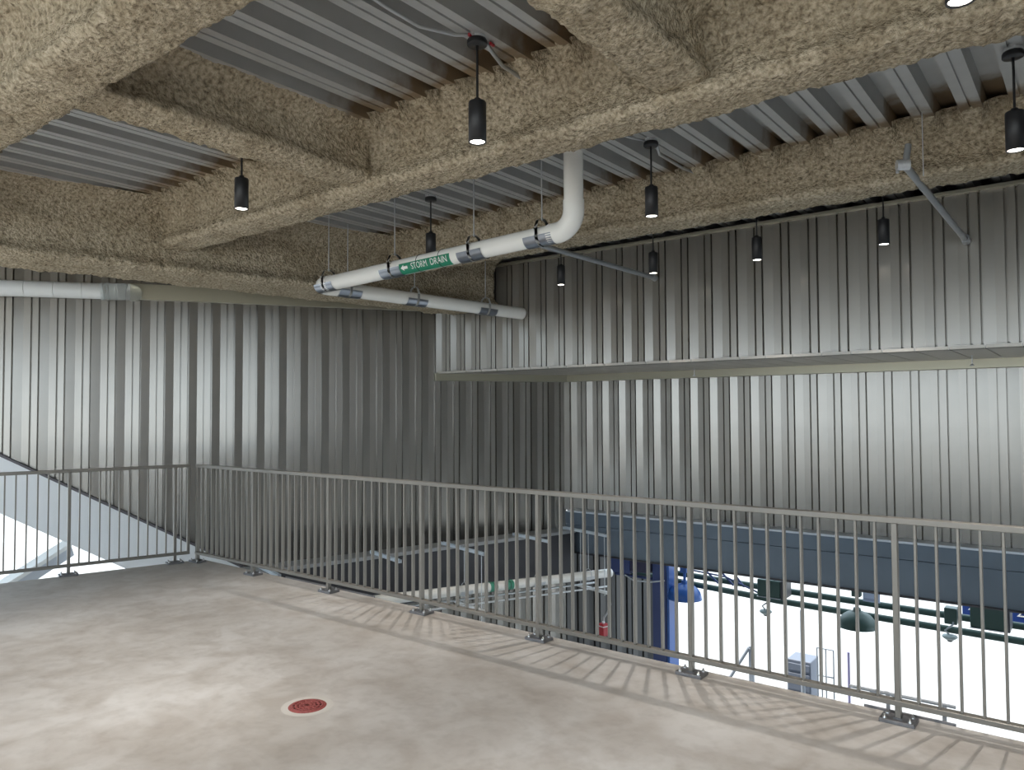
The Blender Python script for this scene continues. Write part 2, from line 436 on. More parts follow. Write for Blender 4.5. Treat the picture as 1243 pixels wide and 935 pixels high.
# ------------------------------------------------------------------ steel deck ceiling
ceil = struct(MB().add([(-9.0,-6.0,4.02),(4,-6.0,4.02),(4,10.8,4.02),(-17.5,10.8,4.02),(-17.5,1.0,4.02),(-9.0,1.0,4.02),(-9.0,-6.0,4.12),(4,-6.0,4.12),(4,10.8,4.12),(-17.5,10.8,4.12),(-17.5,1.0,4.12),(-9.0,1.0,4.12)],
     [(5,4,3,2,1,0),(6,7,8,9,10,11),(0,1,7,6),(1,2,8,7),(2,3,9,8),(3,4,10,9),(4,5,11,10),(5,0,6,11)]).build('ceiling', mat('deck_top', (.12,.12,.12), .9)))
ceil['label'] = 'fluted galvanised steel deck ceiling'
DP = .3048
# one flute period centred on a bottom flange with a stiffening groove in its middle
DPROF = [(-.1524, .135), (-.080, .135), (-.071, 0), (-.009, 0), (-.006, .016), (.006, .016), (.009, 0), (.071, 0), (.080, .135), (.1524, .135)]
DX0 = -.684
me_d = None
for k in range(-36, 23):
    x = DX0 + k*DP
    if x > 3.8 or x < -11.3: continue
    if x < -9.1:
        b = MB(); n = len(DPROF)
        b.add([(x+u, 1.1, ZD+w) for u, w in DPROF] + [(x+u, 9.6, ZD+w) for u, w in DPROF], [(i, n+i, n+i+1, i+1) for i in range(n-1)])
        b.build('deck_sheet', M_DECK, ceil)
        continue
    if me_d is None:
        b = MB(); n = len(DPROF)
        b.add([(x+u, -6.0, ZD+w) for u, w in DPROF] + [(x+u, 9.6, ZD+w) for u, w in DPROF], [(i, n+i, n+i+1, i+1) for i in range(n-1)])
        o = b.build('deck_sheet', M_DECK, ceil); me_d = o.data; xf = x
    else: share('deck_sheet', me_d, (x-xf, 0, 0), ceil)
def flange(x):
    """1 on the deck's bottom flange, 0 in a recess"""
    d = abs((x - DX0 + DP/2) % DP - DP/2)
    return 1 - min(1, max(0, (d-.066)/.03))

# ------------------------------------------------------------------ sprayed beams
def fbm(p):
    return (noise.noise(p*3.2)*.016 + noise.noise(p*9.0 + Vector((3,1,7)))*.011 + noise.noise(p*24 + Vector((9,2,4)))*.016 + noise.noise(p*47)*.013)
def densify(prof, step):
    out = []
    for (a, b) in zip(prof[:-1], prof[1:]):
        L = math.dist(a, b); n = max(1, round(L/step))
        for i in range(n): out.append((a[0]+(b[0]-a[0])*i/n, a[1]+(b[1]-a[1])*i/n))
    out.append(prof[-1]); return out
def sprayed_beam(name, label, start, d, length, hw, zb, step=.026, bw=None, taper=None, side=None):
    """I-beam under thick sprayed fireproofing. start on the axis, d along it; hw half width of the flange; zb lowest point"""
    d = Vector(d).normalized(); side = Vector((d.y, -d.x, 0))     # to the right of d
    H = ZD - zb
    half = [(hw+.10, H+.012), (hw+.07, H-.03), (hw-.01, H-.10), (hw-.045, H-.20), (hw-.04, .16), (hw-.015, .10), (hw+.012, .075), (hw+.015, .035), (hw-.02, .008), (hw*.5, 0)]
    if H < .45:
        half = [(hw+.09, H+.012), (hw+.06, H-.03), (hw-.01, H-.09), (hw-.035, H-.16), (hw-.03, .13), (hw-.01, .085), (hw+.012, .06), (hw+.015, .03), (hw-.02, .006), (hw*.5, 0)]
    prof = half + [(-a, b) for a, b in half[::-1]]
    prof = densify(prof, step*.95); m = len(prof); n = int(length/step)
    nr = []
    for i in range(m):
        a = prof[max(0, i-2)]; b = prof[min(m-1, i+2)]; tx, tz = b[0]-a[0], b[1]-a[1]; l_ = math.hypot(tx, tz) or 1
        nr.append((-tz/l_, tx/l_))
    if nr[m//2][1] > 0: nr = [(-a, -b) for a, b in nr]
    vs = []
    along_y = abs(d.y) > .9
    for j in range(n+1):
        s = j*length/n; tw = 1.0
        if taper: tw = 1 + (taper-1)*s/length
        c = Vector(start) + d*s
        for i, (u, w) in enumerate(prof):
            q = c + side*(u*tw); q.z = zb + w
            sp = fbm(q)
            top = max(0, (w - (H-.14))/.14)              # 0 below, 1 at the deck
            uu = u*tw + nr[i][0]*sp*(1.15); ww = w + nr[i][1]*sp
            if top > 0:
                sg = 1 if u > 0 else -1
                if not along_y:
                    f_ = flange(q.x); wav = noise.noise(Vector((q.x*2.1, sg*3.0, 5.0)))*.05 + noise.noise(Vector((q.x*9, sg*3.0, 1.0)))*.025
                    uu += sg*top*top*(f_*(.10+wav) - (1-f_)*.05)
                    ww += (1-f_)*top*.075 + f_*0
                else:
                    wav = noise.noise(Vector((q.y*2.1, sg*3.0, 9.0)))*.03 + noise.noise(Vector((q.y*8, sg*3.0, 1.0)))*.02
                    uu += sg*top*top*(.02+wav)
            p = c + side*uu
            vs.append((p.x, p.y, zb + ww))
    fs = []
    for j in range(n):
        for i in range(m-1):
            fs.append((j*m+i, j*m+i+1, (j+1)*m+i+1, (j+1)*m+i))
    b = MB(); b.add(vs, fs, True)
    b.f.append(tuple(range(m-1, -1, -1))); b.sm.append(False)
    b.f.append(tuple(n*m+i for i in range(m))); b.sm.append(False)
    return tag(b.build(name, M_FOAM), label, 'beam')

sprayed_beam('sprayed_beam', 'long beam under tan sprayed fireproofing, middle one, with the white drain pipe dropping behind it', (-7.70, B1, 0), (1,0,0), 10.35, .165, 3.36)
sprayed_beam('sprayed_beam', 'farthest long sprayed beam, in front of the upper right wall', (-7.15, B2, 0), (1,0,0), 9.8, .185, 3.425)
sprayed_beam('sprayed_beam', 'nearest long sprayed beam, across the top left corner', (-8.12, B0, 0), (1,0,0), 6.5, .17, 3.36)
sprayed_beam('sprayed_beam', 'short sprayed cross beam left of centre, with a pendant lamp in front of its end', (XA, B0+.1, 0), (0,1,0), B1-B0-.2, .165, 3.43)
sprayed_beam('sprayed_beam', 'short sprayed cross beam at the top right, beside the rounded dark recess', (XB, B0+.1, 0), (0,1,0), B1-B0-.2, .15, 3.43)
MB().bev((-17.5, -5.9, 3.3), (3.9, -5.55, 3.83), .01).build('edge_girder_added', M_FOAM)['kind'] = 'structure'  # added out of view to block sky reflections in the upper wall
# deep skewed girder along the left wall
ga, gb = Vector((-8.30, 2.5, 0)), Vector((-7.29, 8.40, 0)); gd = (gb-ga).normalized()
gs = ga - gd*3.6
sprayed_beam('sprayed_girder', 'deep wide sprayed girder running along the head of the left wall', gs, gd, (gb-gs).length, .30, 3.10, .03, taper=1.75)

# ------------------------------------------------------------------ pendant lamps
def make_pendant():
    t = thing('pendant_lamp', (0,0,0), 'x', 'lamp', None)
    jb = MB().lathe([(.052,.61),(.052,.645),(.047,.65)], 16); jb.disc(.047,.65,16); jb.box((-.02,-.06,.615),(.02,.06,.645)); jb.build('junction_box', M_GALV, t)
    cp = MB().lathe([(.0,.575),(.056,.575),(.060,.580),(.060,.602),(.054,.612),(0,.612)], 24); cp.build('canopy', M_BLACK, t)
    MB().tube([(0,0,.245),(0,0,.58)], .0075, 10).build('stem', M_BLACK, t)
    sh = MB().lathe([(.043,.012),(.045,.0),(.0525,.0),(.0525,.232),(.049,.240),(.02,.240),(.02,.258),(.016,.262),(0,.262)], 28)
    sh.lathe([(.043,.012),(.041,.03)], 28); sh.build('shade', M_BLACK, t)
    ln = MB().disc(.0435,.006,24,up=False); ln.build('lens', M_LENS, t)
    return t
ped = make_pendant()
LAMPS = [(-2.823,3.287,1,'hanging nearest in the middle bay, its canopy fed by two cables'),
         (-.382,3.305,0,'cut off by the top edge of the picture'),
         (-5.185,3.235,0,'hanging at the end of the left cross beam'),
         (-2.819,5.445,1,'hanging just right of the white drain pipe drop'),
         (-5.32,5.46,1,'behind the sloping white drain pipe, its lower end hidden'),
         (-.362,5.448,1,'hanging at the right edge of the picture'),
         (-5.253,7.708,0,'leftmost of the wall row, at the pipe end'),
         (-3.991,7.733,0,'beside the end of the grey brace pipe, second of the wall row'),
         (-2.791,7.746,0,'third from the left in the wall row'),
         (-1.580,7.782,0,'rightmost of the wall row, by a brace pipe')]
LAMPS += [(x_, y_, 0, 'out of the frame behind the photographer, %s of the %s row' % (n_, m_)) for y_, m_ in ((1.14, 'near'), (-1.02, 'far')) for x_, n_ in ((-.38, 'right'), (-2.82, 'middle'), (-5.18, 'left'))]
for i, (x, y, jb, lb) in enumerate(LAMPS):
    o = ped if i == 0 else copy_tree(ped)
    o.location = (x, y, 3.2); o['label'] = 'black pendant lamp ' + lb; o['group'] = 'black pendant lamps'
    lt = bpy.data.lights.new('lamp_light', 'SPOT'); lt.energy = LAMP_W; lt.color = (1, .94, .87); lt.spot_size = math.radians(84); lt.spot_blend = .7
    lt.shadow_soft_size = .03
    lo = bpy.data.objects.new('lamp_light', lt); COL.objects.link(lo); lo.parent = o; lo.location = (0,0,-.004)

# wiring of the lamps
tag(MB().tube([(-2.86,1.9,3.80),(-2.978,2.70,3.815),(-2.965,2.95,3.80),(-2.87,3.15,3.80),(-2.835,3.23,3.82)], .011, 8).build('flexible_cable', M_CABLE), 'silvery flexible cable running along the deck to the nearest pendant canopy', 'cable')
tag(MB().tube([(-2.815,3.35,3.82),(-2.84,3.46,3.795),(-2.90,3.62,3.80),(-2.925,3.85,3.81),(-2.935,4.02,3.82)], .013, 8).build('flexible_cable', M_CABLE), 'bent grey cable from the nearest pendant canopy into the middle sprayed beam', 'cable')
tag(MB().tube([(-2.79,5.49,3.82),(-2.80,5.53,3.77),(-2.85,5.66,3.775),(-2.89,6.2,3.80),(-2.90,6.55,3.84)], .013, 8).build('flexible_cable', M_CABLE), 'bent grey cable from the pendant beside the drain drop into the far sprayed beam', 'cable')
tag(MB().tube([(-2.85,5.40,3.82),(-2.88,5.25,3.80),(-2.96,4.9,3.80),(-3.0,4.4,3.82)], .009, 8).build('flexible_cable', M_CABLE), 'thin dark cable on the deck left of the pendant beside the drain drop', 'cable')
for x_, y_, w_ in ((-2.825,3.215,'left'), (-2.795,3.375,'right')):
    tag(MB().tube([(x_, y_, 3.815), (x_-.005, y_+.035, 3.818)], .010, 10).build('cable_connector', M_RED), 'small red cable connector on the %s of the nearest pendant canopy' % w_, 'connector')

# ------------------------------------------------------------------ storm drain
def arc(c, a, b, r, n=10):
    """quarter bend: centre c, from c+a*r to c+b*r"""
    return [Vector(c)+Vector(a)*r*math.cos(k*math.pi/2/n)+Vector(b)*r*math.sin(k*math.pi/2/n) for k in range(n+1)]
PR = .084
YP = 5.30
XT, XE = -3.637, -6.94
def zp(x): return 3.165 + (x - XT)*.033            # falls towards the left
WEND = Vector((-6.435, YU-.03, 3.013))
sd = thing('storm_drain_pipe', (XT, YP, 3.1), 'white storm drain pipe dropping from the deck and turning under the ceiling', 'pipe')
VX = XT + .16
MB().tube([(VX, YP, 3.40), (VX, YP, 3.84)], PR, 28).build('drop_pipe', M_PVC, sd)
el = arc((VX-.17, YP, zp(XT)+.17), (0,0,-1), (1,0,0), .17, 12)
MB().tube([(VX-.24, YP, zp(XT-.08))] + el + [(VX, YP, 3.42)], PR+.007, 28).build('elbow', M_PVC, sd)
pa, pb = Vector((VX-.2, YP, zp(XT))), Vector((XE+.12, YP, zp(XE+.12)))
MB().tube([pa, pb], PR, 28).build('main_pipe', M_PVC, sd)
E2 = Vector((XE, YP, zp(XE))); d2 = (WEND - E2).normalized(); dm = Vector((-1, 0, -.033)).normalized()
cc = E2 - dm*.15 + d2*.15
MB().tube([E2 - dm*.24] + arc(cc, -d2, dm, .15, 12) + [E2 + d2*.24], PR+.007, 28).build('elbow', M_PVC, sd)
MB().tube([E2 + d2*.12, WEND + d2*.02], PR*.98, 28).build('branch_pipe', M_PVC, sd)
def saddle(c, d, length=.30, r=None):
    """galvanised shield under the pipe"""
    r = (r or PR) + .004; d = Vector(d).normalized(); sd_ = d.cross(Vector((0,0,1))).normalized(); up = sd_.cross(d)
    vs = []; n = 14
    for rr in (r, r+.003):
        for e in (-.5, .5):
            for k in range(n+1):
                a = math.pi*(1.02 + .96*k/n); vs.append(Vector(c)+d*e*length+sd_*math.cos(a)*rr+up*math.sin(a)*rr)
    q = n+1; fs = []
    for k in range(n):
        fs.append((k, k+1, q+k+1, q+k)); fs.append((2*q+k, 3*q+k, 3*q+k+1, 2*q+k+1))
    return MB().add(vs, fs, True)
def hanger(c, d, ztop, label, group, r=None, sad=True):
    """rod, clevis and shield that carry a pipe whose axis passes c"""
    r = r or PR; c = Vector(c); d = Vector(d).normalized(); s_ = d.cross(Vector((0,0,1))).normalized()
    t = thing('pipe_hanger', (c.x, c.y, c.z + r), label, 'hanger', group)
    MB().tube([(c.x, c.y, c.z+r+.055), (c.x, c.y, ztop)], .006, 8).build('rod', M_GALV, t)
    # clevis: a bottom strap, a cross bolt over the pipe and a yoke over that
    cl = MB(); n = 18; w = .016
    def strap(pts):
        pts = [c + s_*a + Vector((0,0,b)) for a, b in pts]
        for i, p in enumerate(pts):
            pass
        vs = []
        for p in pts: vs += [p - d*w, p + d*w]
        cl.add(vs, [(2*i, 2*i+1, 2*i+3, 2*i+2) for i in range(len(pts)-1)] + [(2*i+2, 2*i+3, 2*i+1, 2*i) for i in range(len(pts)-1)], True)
    R_ = r + .008
    strap([(-R_, r*.9)] + [(R_*math.cos(math.pi + math.pi*k/n), R_*math.sin(math.pi + math.pi*k/n)) for k in range(n+1)] + [(R_, r*.9)])
    strap([(-R_-.004, r*.45), (-R_-.004, r*.8), (-R_*.75, r+.045), (-R_*.3, r+.068), (0, r+.072), (R_*.3, r+.068), (R_*.75, r+.045), (R_+.004, r*.8), (R_+.004, r*.45)])
    cl.tube([c + s_*(-R_-.02) + Vector((0,0,r*.75)), c + s_*(R_+.02) + Vector((0,0,r*.75))], .006, 8)
    cl.lathe([(.011,0),(.011,.016),(0,.016)], 6, (c.x, c.y, c.z + r+.066))
    cl.build('clevis', M_CLEVIS, t)
    if sad: saddle(c, d, .30, r).build('shield', M_SHIELD, t)
    return t
HG = 'clevis hangers of the storm drain pipe'
for x, lb in ((-3.81, 'pipe hanger by the elbow below the vertical drain drop'), (-4.60, 'pipe hanger just right of the green storm drain label'),
              (-5.68, 'pipe hanger just left of the green storm drain label'), (-6.75, 'pipe hanger at the left bend of the storm drain')):
    hanger((x, YP, zp(x)), dm, ZD, lb, HG)
for t_, lb in ((.12, 'pipe hanger on the branch right behind the left bend'), (.42, 'pipe hanger halfway along the branch to the wall'), (.79, 'pipe hanger on the branch nearest the wall')):
    q = E2 + (WEND-E2)*t_; hanger(q, d2, ZD, lb, HG)
# green label with white letters, wrapped round the pipe
def label_band(parent, x0, x1, a0, a1, axis_z, r, m, name, y=YP):
    n = 12; vs = []
    for xx in (x0, x1):
        for k in range(n+1):
            a = a0 + (a1-a0)*k/n; vs.append((xx, y + r*math.cos(a), axis_z(xx) + r*math.sin(a)))
    f = [(k, k+1, n+2+k, n+1+k) for k in range(n)] 
    return MB().add(vs, f, True).build(name, m, parent)
A0, A1 = math.radians(172), math.radians(262)      # camera side of the pipe, down to its underside
lab = label_band(sd, -5.53, -4.84, A0, A1, zp, PR+.002, M_GREEN, 'pipe_label'); lab['label'] = 'green label reading STORM DRAIN'
def sliced(vs, fs, step):
    """cut flat faces along y so that they can be bent round a pipe"""
    bm = bmesh.new(); bv = [bm.verts.new((v[0], v[1], 0)) for v in vs]
    for f in fs:
        try: bm.faces.new([bv[i] for i in f])
        except ValueError: pass
    ys = [v[1] for v in vs]; y = min(ys) + step
    while y < max(ys):
        bmesh.ops.bisect_plane(bm, geom=bm.verts[:]+bm.edges[:]+bm.faces[:], plane_co=(0, y, 0), plane_no=(0, 1, 0)); y += step
    bm.verts.index_update()
    out = ([tuple(v.co) for v in bm.verts], [[v.index for v in f.verts] for f in bm.faces]); bm.free(); return out
def text_mesh(body, size, ext=0.0):
    cu = bpy.data.curves.new('t', 'FONT'); cu.body = body; cu.size = size; cu.extrude = ext; cu.resolution_u = 3
    o = bpy.data.objects.new('t', cu); COL.objects.link(o)
    dg = bpy.context.evaluated_depsgraph_get(); me = bpy.data.meshes.new_from_object(o.evaluated_get(dg))
    vs = [tuple(v.co) for v in me.vertices]; fs = [tuple(p.vertices) for p in me.polygons]
    bpy.data.objects.remove(o); bpy.data.curves.remove(cu); bpy.data.meshes.remove(me)
    return vs, fs
r_ = PR+.0035
for word, x0_, x1_ in (('STORM', -5.36, -5.145), ('DRAIN', -5.095, -4.88)):
    vs, fs = sliced(*text_mesh(word, .092), .008)
    xm = min(v[0] for v in vs); xM = max(v[0] for v in vs)
    out = []
    for v in vs:
        xx = x0_ + (v[0]-xm)/(xM-xm)*(x1_-x0_); a = math.radians(222) - v[1]/r_
        out.append((xx, YP + r_*math.cos(a), zp(xx) + r_*math.sin(a)))
    MB().add(out, fs).build('word', M_WHITE, lab)
# white arrow mark at the label's left end
ar = [(-5.505, .03), (-5.465, .062), (-5.465, .044), (-5.41, .044), (-5.41, .016), (-5.465, .016), (-5.465, -.002)]
out = []
av, af = sliced(ar, [tuple(range(7))], .008)
for xx, y_, _z in av:
    a = math.radians(222) - y_/r_; out.append((xx, YP + r_*math.cos(a), zp(xx)+r_*math.sin(a)))
MB().add(out, af).build('arrow_mark', M_WHITE, lab)
for x in (-5.29, -4.99):
    n = 20; r = PR+.004
    MB().tube([(x, YP + r*math.cos(2*math.pi*k/n), zp(x) + r*math.sin(2*math.pi*k/n)) for k in range(n)], .003, 6, closed=True).build('cable_tie', M_TIE, lab)

# brace pipes that end on the upper right wall
def brace(pts, label, fit=None):
    t = thing('brace_pipe', pts[-1], label, 'pipe')
    MB().tube(pts, .027, 14).build('tube', M_CONDUIT, t)
    e = Vector(pts[-1]); MB().tube([e + Vector((0,-.05,.012)), e + Vector((0,.03,-.004))], .04, 12).build('wall_flange', M_CONDUIT, t)
    if fit:
        MB().tube(fit, .024, 12).build('riser', M_CONDUIT, t)
        c = Vector(pts[0]); cl = MB(); cl.tube([c + Vector((-.05,-.02,0)), c + Vector((.03,.02,0))], .04, 14); cl.lathe([(.012,0),(.012,.02),(0,.02)], 8, (c.x-.045, c.y-.02, c.z-.06)); cl.build('coupling', M_GALV, t)
    return t
brace([(-4.49, 6.2, 3.335), (-4.336, 8.42, 3.284)], 'grey brace pipe passing behind the white drain to the upper right wall')
brace([(-1.106, 6.2, 3.463), (-.98, 8.42, 3.268)], 'grey brace pipe with a clamp, at the right in front of the upper wall', [(-1.10, 6.2, 3.463), (-1.085, 6.24, 3.62)])
tag(MB().tube([(-.985, 6.22, 3.36), (-.985, 6.22, 3.86)], .004, 6).build('hanger_wire', M_GALV), 'thin wire hanging from the deck beside the right brace pipe', 'wire')

# jacketed pipe with a clear elbow on the left wall
lp = thing('jacketed_pipe', wp(-3.6, 3.16, .16), 'white jacketed pipe on the left wall ending in a clear plastic elbow', 'pipe')
LPR = .105
def lw(t, z, w=.17): return wp(t, z, w)
def zl(t): return 3.262 + (t+4.1)*.012
cuts = [-9.0, -6.62, -5.81, -5.50, -5.17, -4.84, -4.58]
for i, (a, b) in enumerate(zip(cuts[:-1], cuts[1:])):
    MB().tube([lw(a+.002, zl(a)), lw(b-.002, zl(b))], LPR, 28).build('pipe_section', M_PVC_B, lp)
M_BAND = mat('jacket_band', (.45, .48, .49), .3)
MB().tube([lw(-5.83, zl(-5.83)), lw(-5.79, zl(-5.79))], LPR+.002, 28).build('joint_band', M_BAND, lp)
for a in (-4.62, -4.56):
    MB().tube([lw(a, zl(a)), lw(a+.025, zl(a))], LPR+.012, 28, caps=False).build('elbow_collar', M_CLEAR, lp)
pts = [lw(-4.6, zl(-4.6)), lw(-4.42, zl(-4.42)), lw(-4.34, zl(-4.3)+.005, .165), lw(-4.28, zl(-4.3)+.005, .135), lw(-4.25, zl(-4.3)+.005, .09), lw(-4.245, zl(-4.3)+.005, .03)]
MB().tube(pts, LPR+.008, 28, caps=False).build('clear_elbow', M_CLEAR, lp)

# ------------------------------------------------------------------ guard rails
def bolts(parent, c, fr):
    for sx in (-1, 1):
        for sy in (-1, 1):
            q = fr @ Vector((sx*.06, sy*.036, 0))
            b = MB(); b.lathe([(.011,.018),(.011,.028),(.006,.029),(.006,.040),(0,.041)], 8, tuple(q)); b.build('bolt', M_BOLT, parent)
def guard_rail(name, label, pts_post, bal, top_a, top_b, d, nrm, end_bar=None):
    """pts_post: post feet; bal: baluster feet; rails from top_a to top_b"""
    t = thing(name, tuple(top_a), label, 'railing', None)
    fr = frame(top_a, d); L = (Vector(top_b)-Vector(top_a)).length
    MB().bev((-.014, -.024, 1.030), (L+.014, .024, 1.062), .003, fr).build('top_rail', M_RAIL, t)
    MB().bev((-.014, -.024, .086), (L+.014, .024, .114), .003, fr).build('bottom_rail', M_RAIL, t)
    for i, q in enumerate(pts_post):
        f = frame(q, d)
        MB().bev((-.014, -.020, .018), (.014, .020, 1.031), .002, f).build('post', M_RAIL, t)
        pl = MB().bev((-.085, -.058, .0), (.085, .058, .020), .003, f); pl.box((-.022,-.028,.018),(.022,.028,.026), f)
        o = pl.build('base_plate', M_PLATE, t); bolts(o, q, f)
    b0 = MB().bev((-.0065, -.015, .112), (.0065, .015, 1.032), .0015, frame(bal[0], d)).build('baluster', M_RAIL, t)
    for q in bal[1:]:
        share('baluster', b0.data, Vector(q) - Vector(bal[0]), t)
    if end_bar is not None:
        for q in end_bar:
            MB().bev((-.014, -.020, .10), (.014, .020, 1.05), .002, frame(q, d)).build('end_bar', M_RAIL, t)
    return t
RP = [-7.79, -6.73, -5.54, -4.355, -3.185, -2.02, -.865, .29]
bal = []
for a, b in zip(RP[:-1], RP[1:]):
    n = 11 if b - a > 1.1 else 10
    bal += [Vector((a+(b-a)*k/(n+1), 4.362, 0)) for k in range(1, n+1)]
rr_ = guard_rail('guard_rail', 'long grey metal guard rail across the floor edge, from the corner to the right', [Vector((x, 4.362, 0)) for x in RP], bal,
           Vector((RP[0], 4.362, 0)), Vector((.29, 4.362, 0)), Vector((1,0,0)), Vector((0,1,0)))
# left guard rail, along the stair well; its frame stops just short of the corner
LP = Vector((-7.916, 4.172, 0))
lposts = [LP - LD*.995*k for k in range(0, 4)]
lbal = []
for k in range(0, 3):
    lbal += [LP - LD*(.995*k + .995*j/11) for j in range(1, 11)]
lbal += [LP + LD*.062]
lend = LP + LD*.135
guard_rail('guard_rail', 'short dark guard rail on the left, along the stair well', lposts, lbal, LP - LD*3.0, lend, LD, LN, [lend])
# steel edge angle bolted behind the slab edge
for xa, xb, lb in ((-1.06, -.62, 'by the right-hand post'), (-6.35, -5.05, 'between the second and third post'), ):
    tag(MB().bev((xa, EDGE_Y+.002, -.14), (xb, EDGE_Y+.012, .012), .002).build('edge_plate', M_PLATE), 'steel plate on the slab edge ' + lb, 'plate')

# ------------------------------------------------------------------ floor drain
fd = thing('floor_drain', (-3.495, 2.61, 0), 'round red-brown drain grate set in the concrete floor', 'drain')
R_ = .092
rim = MB().lathe([(R_-.008,.004),(R_,.006),(R_+.004,.004),(R_+.012,.0015)], 32, (-3.495,2.61,0)); rim.build('rim', M_DRAIN, fd)
MB().disc(R_-.004,.0015,32,(-3.495,2.61,0)).build('well', mat('drain_dark', (.03,.012,.012), .9), fd)
gt = MB()
for rr in (.018, .040, .062, .083):
    gt.lathe([(rr-.006,.003),(rr-.006,.007),(rr+.006,.007),(rr+.006,.003)], 28, (-3.495,2.61,0))
for k in range(12):
    a = 2*math.pi*k/12; fr_ = frame((-3.495,2.61,0), (math.cos(a), math.sin(a), 0)); gt.box((.0,-.004,.003),(.086,.004,.0072), fr_)
gt.build('grate', M_DRAIN, fd)
ring = MB().lathe([(R_+.012,.0016),(R_+.05,.0008)], 32, (-3.495,2.61,0)); ring.build('mortar_ring', mat('mortar', (.56,.53,.49), .8), fd)['label'] = 'pale mortar ring'

# ------------------------------------------------------------------ girders under the floor level
bb = thing('edge_beam', (-.5, 10.17, -.69), 'long blue-grey steel beam under the foot of the back wall', 'beam')
MB().bev((-6.88, 10.17, -.20), (3.9, 10.32, .0), .004).build('upper_plate', M_STEELBLUE, bb)
MB().bev((-6.88, 10.185, -.645), (3.9, 10.32, -.207), .004).build('lower_plate', M_STEELBLUE, bb)
MB().bev((-6.80, 10.10, .0), (3.9, 10.34, .030), .003).build('top_flashing', mat('flashing_pale', (.55,.58,.62), .4, .4), bb)
MB().bev((-6.80, 10.13, -.657), (3.9, 10.34, -.637), .003).build('bottom_flange', M_GIRDER, bb)
Nc = -8.652 - .62
def kp(s, off, z):
    """point by distance s along the girder (s=0 at Y about 10.1), offset towards the room and height"""
    o = Vector((-6.62, 10.06, 0)); p = o + LD*s + LN*off; return Vector((p.x, p.y, z))
gf = frame(kp(0,0,0), -LD)      # x towards the near end, y = to the room side or away
yr = 1 if (gf @ Vector((0,1,0)) - gf @ Vector((0,0,0))).dot(LN) > 0 else -1
lg = thing('well_girder', tuple(kp(-3,0,-1)), 'dark smooth girder with a pale top flange, below the guard rail in the well', 'beam')
def gbox(s0, s1, o0, o1, z0, z1, b=.004):
    y0, y1 = sorted((o0*yr, o1*yr)); return MB().bev((s0, y0, z0), (s1, y1, z1), b, gf)
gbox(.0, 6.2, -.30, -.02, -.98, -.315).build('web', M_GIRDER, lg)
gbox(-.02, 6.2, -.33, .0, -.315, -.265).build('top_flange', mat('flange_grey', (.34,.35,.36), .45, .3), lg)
# strut brackets with trapeze hangers
BR = [(.10, .84, 'at the far end beside the blue-grey beam', True), (1.10, .72, 'second from the far end', False), (2.36, .90, 'in the middle of the girder', True), (3.46, .66, 'fourth from the far end', False), (4.95, .56, 'nearest, at the left', False)]
M_STRUT_D = M_STRUT
PZ = lambda s: -.905 + .045*s
PO = .42
for s, ln, lb, trap in BR:
    t = thing('strut_bracket', tuple(kp(-s, 0, -.26)), 'zinc strut bracket on the dark girder, ' + lb, 'bracket', 'strut brackets on the well girder')
    ch = MB()
    a, b_ = -.16, ln
    y0, y1 = sorted((a*yr, b_*yr))
    ch.box((s-.021, y0, -.262), (s+.021, y1, -.258), gf); ch.box((s-.021, y0, -.262), (s-.017, y1, -.221), gf); ch.box((s+.017, y0, -.262), (s+.021, y1, -.221), gf)
    ch.box((s-.021, y0, -.223), (s-.010, y1, -.221), gf); ch.box((s+.010, y0, -.223), (s+.021, y1, -.221), gf)
    ch.build('strut', M_STRUT, t)
    if trap or s == 1.10:
        MB().tube([kp(-s, PO, -.21), kp(-s, PO, PZ(s)+.10)], .006, 8).build('rod', M_GALV, t)
    if trap:
        MB().tube([kp(-s, ln-.06, -.21), kp(-s, ln-.06, -1.14)], .006, 8).build('rod', M_GALV, t)
        lowz = PZ(s)-.17
        y0, y1 = sorted((.18*yr, (ln+.02)*yr))
        MB().box((s-.021, y0, lowz-.04), (s+.021, y1, lowz), gf).build('cross_bar', mat('bar_white', (.75,.77,.78), .4, .3), t)
        MB().tube([kp(-s, .24, -.21), kp(-s, .24, lowz-.05)], .006, 8).build('rod', M_GALV, t)
# white pipe in the well
wpz = thing('well_pipe', tuple(kp(-3, PO, -.9)), 'white drain pipe hung below the brackets in the well, with two green labels', 'pipe')
MB().tube([kp(.36, PO, PZ(-.36)), kp(-6.0, PO, PZ(6.0))], .066, 24).build('tube', M_PVC, wpz)
for s in (1.62, 1.90):
    MB().tube([kp(-s+.06, PO, PZ(s-.06)), kp(-s-.06, PO, PZ(s+.06))], .0675, 24).build('pipe_label', mat('label_teal', (.06,.30,.20), .5), wpz)['label'] = 'green band label'
    n = 18; q = kp(-s, PO, PZ(s)); MB().tube([q + LN*(.07*math.cos(2*math.pi*k/n)) + Vector((0,0,.07*math.sin(2*math.pi*k/n))) for k in range(n)], .003, 6, closed=True).build('cable_tie', M_TIE, wpz)
for s in (.10, 1.10, 2.36):
    saddle(kp(-s, PO, PZ(s)), LD, .2, .066).build('shield', M_GALV, wpz)
    n = 18; q = kp(-s, PO, PZ(s)); MB().tube([q + LN*(.074*math.cos(2*math.pi*k/n)) + Vector((0,0,.012+.088*math.sin(2*math.pi*k/n))) for k in range(n)], .006, 6, closed=True).build('clevis', M_GALV, wpz)
# conduits on the trapeze bars
for off, lb in ((.30, 'inner'), (.60, 'outer')):
    tag(MB().tube([kp(.15, off, PZ(-.15)-.155), kp(-6.0, off, PZ(6.0)-.155)], .014, 10).build('conduit', M_GALV), 'thin shiny conduit on the trapeze bars below the white well pipe, %s one' % lb, 'conduit')
